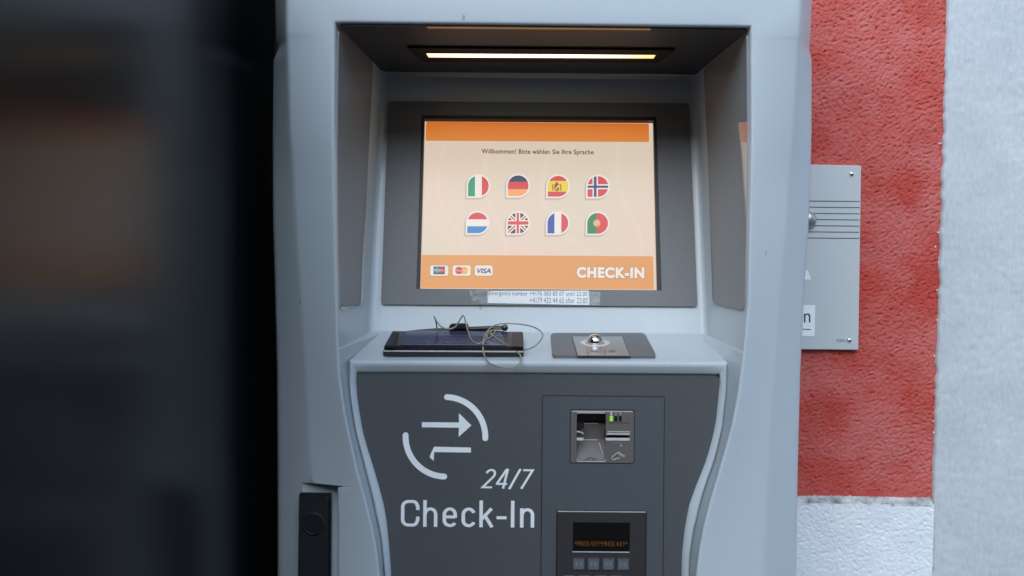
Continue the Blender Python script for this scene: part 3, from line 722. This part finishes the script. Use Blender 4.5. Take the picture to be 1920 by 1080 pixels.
GLY = {  # centre lines in cap-height units, y up, advance last
 'C': ([[*qarc(.40,.66,.145,.28,-8,90), *qarc(.25,.74,.185,.20,90,180)[0:], *qarc(.25,.26,.185,.20,180,270), *qarc(.40,.34,.145,.28,270,368)[0:]]], .70),
 'h': ([[(.07,0),(.07,1.0)], [(.07,.42), *qarc(.25,.46,.175,.21,170,90), *qarc(.25,.46,.16,.21,90,0), (.41,0)]], .61),
 'n': ([[(.07,0),(.07,.72)], [(.07,.42), *qarc(.25,.46,.175,.21,170,90), *qarc(.25,.46,.16,.21,90,0), (.41,0)]], .56),
 'e': ([[(.10,.375),(.42,.375)], [(.42,.345), *qarc(.25,.46,.17,.215,0,90), *qarc(.25,.46,.175,.215,90,180), *qarc(.25,.25,.175,.195,180,270), *qarc(.27,.25,.16,.195,270,330)]], .60),
 'c': ([[*qarc(.25,.46,.17,.215,20,90), *qarc(.25,.46,.175,.215,90,180), *qarc(.25,.25,.175,.195,180,270), *qarc(.25,.25,.17,.195,270,340)]], .57),
 'k': ([[(.07,0),(.07,1.0)], [(.09,.30),(.40,.70)], [(.20,.42),(.42,0)]], .54),
 '-': ([[(.02,.36),(.34,.36)]], .46),
 'I': ([[(.07,0),(.07,1.0)]], .29),
 '2': ([[*qarc(.25,.72,.18,.22,165,0), (.41,.62), (.06,.06), (.45,.06)]], .56),
 '4': ([[(.36,0),(.36,1.0)], [(.325,.99),(.055,.25)], [(.015,.24),(.48,.24)]], .60),
 '/': ([[(.02,-.02),(.28,1.0)]], .36),
 '7': ([[(.05,.94),(.44,.94),(.16,0)]], .52)}
def stroke_text(name, body, box, w_, pl, off, mt, parent, shear=0.0):
    segs = []; x = 0
    for ch in body:
        gl_, adv = GLY[ch]
        for st_ in gl_: segs.append([(x+px+shear*py, py) for px, py in st_])
        x += adv
    pts = np.array([p for q in segs for p in q]); mn, mx = pts.min(0)-w_/2, pts.max(0)+np.array([w_/2, w_/2])
    mn[1] = -.0 - (w_/2 if any(p[1] < .07 and p[1] > .03 for q in segs for p in q) else 0); mx[1] = 1.0
    u0, v0, u1, v1 = box; h = .0085*(u1-u0)
    V = []; F = []
    for si, sg in enumerate(segs):
        P = [Vector(p) for p in sg]; P = [P[0]]+[b for a, b in zip(P[:-1], P[1:]) if (b-a).length > 1e-4]
        k0 = len(V)
        for i_, p in enumerate(P):
            d0 = (p-P[i_-1]).normalized() if i_ else (P[1]-p).normalized(); d1_ = (P[i_+1]-p).normalized() if i_ < len(P)-1 else d0
            n0, n1 = Vector((-d0.y, d0.x)), Vector((-d1_.y, d1_.x)); mm = (n0+n1)
            mm = mm.normalized()*min(1/max(.25, mm.normalized().dot(n0)), 2.2) if mm.length > .2 else n0
            for sg_ in (1, -1):
                q = p+mm*sg_*w_/2; a = (q.x-mn[0])/(mx[0]-mn[0]); b = (q.y-mn[1])/(mx[1]-mn[1])
                V.append(pl.at(*pl.loc(u0+(u1-u0)*a - .0085*(v1-v0)*(1-b), v1+(v0-v1)*b+h*(a-.5)), off+.00006*(si % 3)))
        for i_ in range(len(P)-1): F.append((k0+2*i_, k0+2*i_+1, k0+2*i_+3, k0+2*i_+2))
    return mesh_obj(name, V, F, mt, parent)
stroke_text('hours_text', '24/7', (903,879,1001,918), .10, FP, .0003, M['white'], fpan, shear=.20)
stroke_text('check_in_lettering', 'Check-In', (752,938,1002,991), .112, FP, .0003, M['white'], fpan)

# card reader
MP = FP.off(.0014)
cr_ = slab('card_reader', round_poly(rect(1070.5, 769, 1188.8, 867.5), 5), MP, .004, .0008, M['bronze'], fpan, hole=[round_poly(rect(1081.5, 774, 1136, 864), 4), rect(1136.5, 816, 1180, 821)])
slab('reader_gap', round_poly(rect(1069, 767.5, 1190.3, 869), 5), MP, .0005, .0003, M['black'], cr_, hole=rect(1072, 771, 1187, 866))
def frame_line(name, pts, w_, off, mt, parent, pl=MP, h=.0006):
    bm = bmesh.new()
    for a, b in zip(pts[:-1], pts[1:]):
        q = band(a[0], a[1], b[0], b[1], w_)
        f = [bm.verts.new(pl.at(*pl.loc(*p), off)) for p in q]; g_ = [bm.verts.new(pl.at(*pl.loc(*p), off+h)) for p in q]
        bm.faces.new(g_)
        for i in range(4): bm.faces.new((f[i], f[(i+1) % 4], g_[(i+1) % 4], g_[i]))
    return bm_obj(name, bm, mt, parent)
frame_line('reader_edge', [(1072,771),(1186,771.5)], 1.5, .0006, M['silver'], cr_)
frame_line('cavity_edge', [(1082,773.6),(1134,774)], 1.6, .0006, M['silver'], cr_)
frame_line('cavity_edge', [(1081.5,862),(1083.5,864.6),(1133,865),(1136,862)], 1.5, .0006, M['silver'], cr_)
def box_pts(name, quads, mt, parent): # quads of (u, v, depth) on the module plane
    V = []; F = []
    for qd in quads:
        k = len(V)
        for u, v, d in qd:
            p = MP.hit(u, v); V.append(Vector((p.x, p.y+d, p.z)))
        F.append((k, k+1, k+2, k+3))
    return mesh_obj(name, V, F, mt, parent)
d1 = .026
box_pts('cavity', [[(1080,772,0),(1080,772,d1),(1080,866,d1),(1080,866,0)], [(1138,772,0),(1138,772,d1),(1138,866,d1),(1138,866,0)],
   [(1080,773,0),(1138,773,0),(1138,773,d1),(1080,773,d1)], [(1080,773,d1),(1138,773,d1),(1138,796,d1),(1080,796,d1)],
   [(1080,796,d1),(1138,796,d1),(1138,796,d1+.02),(1080,796,d1+.02)], [(1080,801,d1+.02),(1138,801,d1+.02),(1138,801,d1-.003),(1080,801,d1-.003)],
   [(1080,801,d1-.003),(1138,801,d1-.003),(1138,831,d1-.003),(1080,831,d1-.003)],
   [(1080,831,d1-.003),(1138,831,d1-.003),(1138,866,.002),(1080,866,.002)]], M['bronze'], cr_)
box_pts('slot_lining', [[(1135,814,.001),(1182,814,.001),(1182,814,.02),(1135,814,.02)], [(1135,823,.001),(1182,823,.001),(1182,821,.02),(1135,821,.02)], [(1135,812,.018),(1182,812,.018),(1182,824,.018),(1135,824,.018)]], M['black'], cr_)
frame_line('cavity_edge', [(1097,800.5),(1124,800.8)], 1.4, -.023, M['silver'], cr_)
frame_line('cavity_edge', [(1086,831),(1124,831.5)], 1.4, -.0225, M['silver'], cr_)
frame_line('cavity_edge', [(1124,832),(1133,862)], 1.2, -.009, M['silver'], cr_)
frame_line('chevron', [(1097,862),(1107,857.5),(1118,862.5)], 1.2, -.0005, M['black'], cr_)
# finger hook at the left of the cavity
box_pts('finger_guide', [[(1081,786,.003),(1090,787,.003),(1095,792,.008),(1081,794,.012)], [(1081,794,.004),(1095,792,.004),(1096,803,.004),(1081,812,.004)], [(1081,808,.002),(1092,810,.002),(1094,814,.006),(1081,812,.006)]], M['blackp'], cr_)
frame_line('finger_guide', [(1081.5,809),(1090,810.5),(1094,813.5)], 2, -.001, M['silver'], cr_)
frame_line('slot_lip', [(1081.5,822.8),(1094,823)], 5, .0002, M['silver'], cr_)
frame_line('slot_lip', [(1135.5,823.0),(1180.5,823.3)], 5, .0009, M['silver'], cr_)
frame_line('slot_lip', [(1139,809.0),(1181,809.3)], 1.5, .0009, M['silver'], cr_)
frame_line('slot_lip', [(1138,813.2),(1180.5,813.5)], 2.6, .0009, M['silver'], cr_)
frame_line('label_recess', [(1141,792),(1181,792.3)], .7, .0008, M['groove'], cr_)
for u, k in ((1146.2,'led'),(1154.7,'ledwell'),(1163,'ledwell')):
    slab('indicator_light', rect(u-2.8, 779.5, u+2.8, 789.2), MP, .001, .0014, M[k], cr_)
for u, t_ in ((1146,'1'),(1154.5,'2'),(1163.2,'3')): text('indicator_number', t_, (u-1.6, 772.5, u+1.6, 778), MP, .0011, M['silver'], cr_)
frame_line('card_symbol', [(1149.5,847),(1149.5,830.4),(1172.5,830.6),(1172.5,847)], .9, .0008, M['steel'], cr_)
frame_line('card_symbol', [(1146,859),(1150,854),(1159.5,847.5),(1171.5,855.5)], 1.2, .0008, M['silver'], cr_)
frame_line('card_symbol', [(1148.5,861.8),(1162,858)], 1.4, .0008, M['silver'], cr_)
frame_line('card_symbol', [(1159.5,850),(1168.5,857)], .9, .0008, M['silver'], cr_)
frame_line('card_symbol', [(1162.6,835),(1166.5,835)], 1.8, .0008, M['silver'], cr_)

# keypad terminal
kp = slab('keypad', rect(1045, 958.5, 1211, 1178), MP, .002, .0035, M['bronze'], fpan, .0006)
kp.data.materials[0] = mat('dark bronze plate', (.055,.052,.052), .36, metal=.3, bump=.1, bscale=1500, bdist=.0003)
KP = MP.off(.0035)
slab('keypad_shadow_gap', rect(1043.4, 957, 1212.6, 1180), MP, .0005, .0004, M['black'], kp)  # black margin around the keypad plate
frame_line('top_edge', [(1046,958.7),(1210.5,960.1)], 1.5, -.0002, M['silver'], kp, KP)
slab('keypad_display', rect(1074.5, 979.5, 1181, 1034), KP, .001, .0004, M['lcdblack'], kp)
frame_line('display_edge', [(1073.5,1034.3),(1180.5,1035.2)], 1.6, .0002, M['silver'], kp, KP)
text('display_text', '*PRESS KEY*PRESS KEY*', (1077.5,1014.5,1176,1023.5), KP, .0008, M['amber'], kp, spacing=1.15, weight=-.015)
def key(u0, v0, w_, h_, lab):
    k = slab('key', round_poly(rect(u0, v0, u0+w_, v0+h_), 1.5), KP, .003, .0018, M['key'], kp, .0007)
    frame_line('key_edge', [(u0+1, v0+.8),(u0+w_-1, v0+1)], 1.0, .0012, M['silver'], k, KP)
    if lab: text('key_print', lab, (u0+w_*.24, v0+h_*.36, u0+w_*.76, v0+h_*.70), KP, .0021, M['keyprint'], k)
for k in range(4): key(1075+27.8*k, 1046+.25*k, 20.5, 21, 'F%d' % (k+1))
for r in range(3):
    for k in range(4): key(1057+29.2*k-.3*r, 1078.5+29*r+.25*k, 20, 22, '')

# trackball plate
s0 = PY(1000, 671, .062); s1 = BP.hit(1000, 627)
SP = Plane(s0, Vector((1,0,0)).cross(s1-s0))
tp = slab('trackball_plate', [(1032,630),(1208,629.5),(1231,674),(1036,673)], SP, .004, .0042, M['bezel'], kiosk, .0008, r=7)
TP = SP.off(.0042)
slab('trackball_gap', [(1072,631.6),(1168,631.3),(1182,668.6),(1082,668)], TP, .0008, .0003, M['black'], tp)
slab('trackball_face', [(1073.3,632.2),(1166.8,632),(1180.5,668),(1083.2,667.5)], TP, .001, .0009, M['steel'], tp, .0002)
cb = TP.hit(1116, 644.5)
revolve('ball_ring', cb+TP.n*.0006, TP.n, [(.0185,0),(.0185,.0009),(.0165,.0016),(.0125,.0008),(.0122,0)], M['silver'], tp, 40)
bm = bmesh.new(); bmesh.ops.create_uvsphere(bm, u_segments=32, v_segments=20, radius=.0105)
bmesh.ops.translate(bm, verts=bm.verts, vec=cb+TP.n*.0020)
bm_obj('track_ball', bm, M['chrome'], tp, 60)
for u0, u1 in ((1101,1125),(1134,1158)):
    b_ = slab('trackball_button', [(u0,657.5),(u1-2,657.5),(u1+1,666),(u0+2,666)], TP, .0004, .0012, M['steel'], tp)
    frame_line('button_edge', [(u0,657.5),(u0+1.5,666)], 1.0, .0012, M['groove'], b_, TP, .0002)
    frame_line('button_edge', [(u0+2,666),(u1+1,666)], .8, .0012, M['silver'], b_, TP, .0002)
    frame_line('button_symbol', [(u0+7,661.5),(u0+11,659.5),(u0+16,659.7),(u0+20,662)], .9, .0012, M['groove'], b_, TP, .0002)
    frame_line('button_symbol', [(u0+11,662),(u0+16,662)], .8, .0012, M['groove'], b_, TP, .0002)

# swing handle in the pocket of the left column
HP = Plane((0, .036, 1), (0,-1,0))
hd = slab('swing_handle', round_poly([(568,921.5),(621,922.5),(619.5,1168),(565,1166)], 5), HP, .003, .019, M['blacksoft'], kiosk, .004, seg=3)
hd['label'] = 'black swing handle with round lock cover on the left column'
slab('handle_base', round_poly([(565,919),(625,920),(623.5,1172),(562,1170)], 4), HP, .004, .014, M['blackp'], hd, .002)
hc = PY(588, 982, .017)
revolve('lock_cover', hc, (0,-1,0), [(.0135,-.003),(.0135,.0012),(.0125,.0022),(.0119,.0022),(.0114,.0017),(.0001,.0019)], M['blackp'], hd, 40)
frame_line('handle_gap', [(613,986),(612.5,1080),(611,1160)], 1.5, .0187, M['black'], hd, HP)
frame_line('handle_ridge', [(569,934),(616,935)], 1.5, .0188, M['blackp'], hd, HP)

# ------------------------------------------------------------------ signature pad, stylus
base = SP.hit(850, 645)
pad = thing('signature_pad', base, 'black signature pad with dark blue display lying on the kiosk shelf', 'signature pad')
def body(name, quads_bot, quads_top, h0, h1, h1b, mt, bev, parent):
    """block on the shelf: bottom and top photo outlines (front-left, front-right, back-right, back-left) at heights above shelf"""
    bm = bmesh.new(); pb, pt = SP.off(h0), None
    b_ = [bm.verts.new(SP.off(h0).hit(*p)) for p in quads_bot]
    t_ = [bm.verts.new(SP.off(h).hit(*p)) for p, h in zip(quads_top, (h1, h1, h1b, h1b))]
    bm.faces.new(t_); bm.faces.new(b_[::-1])
    for i in range(4): bm.faces.new((b_[i], b_[(i+1) % 4], t_[(i+1) % 4], t_[i]))
    if bev: bmesh.ops.bevel(bm, geom=list(bm.edges), offset=bev, segments=2, affect='EDGES')
    return bm_obj(name, bm, mt, parent, 35)
body('pad_base', [(717.5,668),(981.5,669.5),(981,634),(737,633)], [(718.5,657),(981.5,658.5),(981,626),(737,625)], .0, .0075, .0075, M['blackp'], .001, pad)
body('pad_base_strip', [(720,659.2),(981,660.6),(981,634),(738,633)], [(720,657.5),(981,658.8),(981,628),(738,627)], .0070, .0082, .0082, M['silver'], 0, pad)
top_ = body('pad_body', [(719.5,657),(981.5,658.3),(981,629),(737,628)], [(720,648.5),(981.5,650),(981,621.5),(735,620.5)], .0082, .0135, .0135, M['blackp'], .0012, pad)
TPD = SP.off(.0135)
scrn = slab('pad_display', [(752,647.3),(946,648.6),(944,621.3),(764,620.3)], TPD, .001, .0006, M['bluelcd'], pad)
text('display_print', 'Please sign in the space above', (774,641.2,876,644.6), TPD, .0009, M['bluetext'], scrn)
text('display_print', 'Press done', (886,641.4,921,644.8), TPD, .0009, M['bluetext'], scrn)
text('display_print', 'Signature pad'[:9], (818,622.4,884,624.9), TPD, .0009, M['gold'], scrn)
frame_line('display_line', [(760,629),(945,630)], .7, .0006, M['bluetext'], scrn, TPD, .0001)
frame_line('display_line', [(753,646.6),(945,647.9)], 1.0, .0006, M['bluetext'], scrn, TPD, .0001)
slab('grip', [(721,650.5),(739,651),(748,625),(737,623)], TPD, .003, .0022, M['blacksoft'], pad, .0008)
slab('grip', [(960,651),(981,651.5),(980.5,626),(960,626)], TPD, .002, .0014, M['blacksoft'], pad, .0006)
for u in (744.5, 976.5):
    revolve('screw', TPD.hit(u, 624), TPD.n, [(.0014,0),(.0014,.0008),(.0009,.0011)], M['black'], pad, 10)
# stylus lying along the back edge of the pad
def Q(u, v, y): return PY(u, v, y)
sy = .150
stl = thing('stylus', Q(860, 619, sy), 'black stylus with beige looped cord lying on the back of the signature pad', 'stylus')
p0, p1 = Q(764, 621, sy), Q(951, 614.5, sy)
revolve('barrel', p0, p1-p0, [(.0005,0),(.0014,.010),(.0024,.030),(.0026,.060),(.0030,.062),(.0030,.110),(.0029,.120),(.0027,.1235),(.0012,.1255)], M['blackp'], stl, 20)
g0, g1 = Q(842, 613, sy-.002), Q(879, 612, sy-.002)
bm = bmesh.new(); bmesh.ops.create_cube(bm, size=1)
ax = (g1-g0)
for v in bm.verts:
    x, y, z = v.co; v.co = g0+ax*(x+.5)*(1 if z < 0 else 1)-ax*(.10*x if z > 0 else 0)+Vector((0, y*.011, z*.0068+.0006))
bmesh.ops.bevel(bm, geom=list(bm.edges), offset=.0014, segments=2, affect='EDGES')
bm_obj('holder_clip', bm, M['blacksoft'], pad, 40)
revolve('end_loop', p1+Vector((-.003, -.003, .0)), (0,-1,.2), [(.0030,0),(.0042,.0008),(.0042,.0026),(.0030,.0034)], M['blackp'], stl, 18)
cord = [(950,618,.147),(940,617,.145),(925,618,.138),(914,622,.130),(913,630,.124),(913,636,.120),(922,632,.119),(928,620,.125),(934,616,.130),(926,618,.132),(917,623,.130),
 (926,630,.118),(938,641,.108),(952,648,.092),(966,654.5,.080),(984,657,.076),(1003,651,.080),(1016,636,.092),(1019,627,.104),(1011,617,.116),(990,609,.124),(962,606.5,.127),(938,606,.126),(921,612,.122),(910,625,.112),(904.5,643,.095),(906,663,.070),(914,679,.040),(928,687,.029),(951,690.5,.026),(971,687,.029),(979,675,.045),(976,664,.066),(962,655,.078),
 (942,644,.098),(925,629,.118),(914,622,.124),(913,634,.118),(908,641,.112),(896,646,.110),(885,641,.114),(878,625,.122),(873,604,.128),(870,590,.130),(866,592,.130),(860,605,.130),(852,616,.128),(838,618.5,.126),(824,611,.126),(817,600,.126),(813.5,593,.126),(815,594,.127),(818,603,.130),(819.5,618,.134)]
def above(u, v, y):
    pl_ = TPD if u < 983 and v < 652 else SP
    if v > 617: y = min(y, pl_.hit(u, v).y-.004)
    if v > 655 and u < 984: y = min(y, SP.off(.013).hit(u, 655).y-.006)
    if v > 672: y = min(y, .030)
    return Q(u, v, y)
tube('cord', [above(*c) for c in cord], .00095, M['cord'], stl, res=2)

# ------------------------------------------------------------------ intercom plate on the red wall
IP = Plane((0, YW-.006, 1), (0,-1,0))
ic = thing('door_intercom', PY(1555, 655, YW-.006), 'flat grey metal intercom plate with speaker lines fixed to the red wall', 'intercom')
ic.location = Vector((ic.location.x, YW-.002, ic.location.z))
x0 = 1452
plate = slab('plate', [(x0,307.2),(1613.3,310.6),(1608,655.5),(x0-4,654)], IP, .014, .004, M['alu'], ic, .0008)
IQ = IP.off(.004)
for k in range(7):
    v0 = 377.3+11.55*k
    frame_line('speaker_slit', [(x0+6, v0-.9),(1611.6-.18*k, v0+.45)], 1.5, -.0003, M['groove'], plate, IQ, .0006)
for u, v in ((1596.5,326.3),(1592.6,638)):
    sc_ = revolve('screw', IQ.hit(u, v), (0,-1,0), [(.0036,0),(.0034,.0012),(.0026,.0021),(.0012,.0026)], M['chrome'], ic, 20)
revolve('door_camera', IQ.hit(1514, 412), (0,-1,0), [(.0125,0),(.0125,.003),(.0117,.0060),(.009,.009),(.005,.0106),(.0005,.0112)], M['steel'], ic, 32)
nb = slab('name_paper', [(x0+12,571),(1528.3,572),(1527.3,630.7),(x0+12,629.5)], IQ, .0002, .0005, M['paper'], ic)
text('name_text', 'n', (1507.2,587.5,1519.2,604.5), IQ, .0008, M['inkb'], nb)
frame_line('name_underline', [(x0+20,616.5),(1519.8,617.6)], 1.5, .0005, M['inkb'], nb, IQ, .0002)
poly('bell_symbol', [(1506,523.5),(1519.5,524.5),(1519.8,520),(1517.4,515),(1516,509.5),(1513.5,506.5),(1508,506),(1505,510)], IQ, .0004, M['white'], ic)
text('maker_text', 'KOCH', (1569,635.5,1584.5,641), IQ, .0004, M['brandink'], ic, weight=.01)
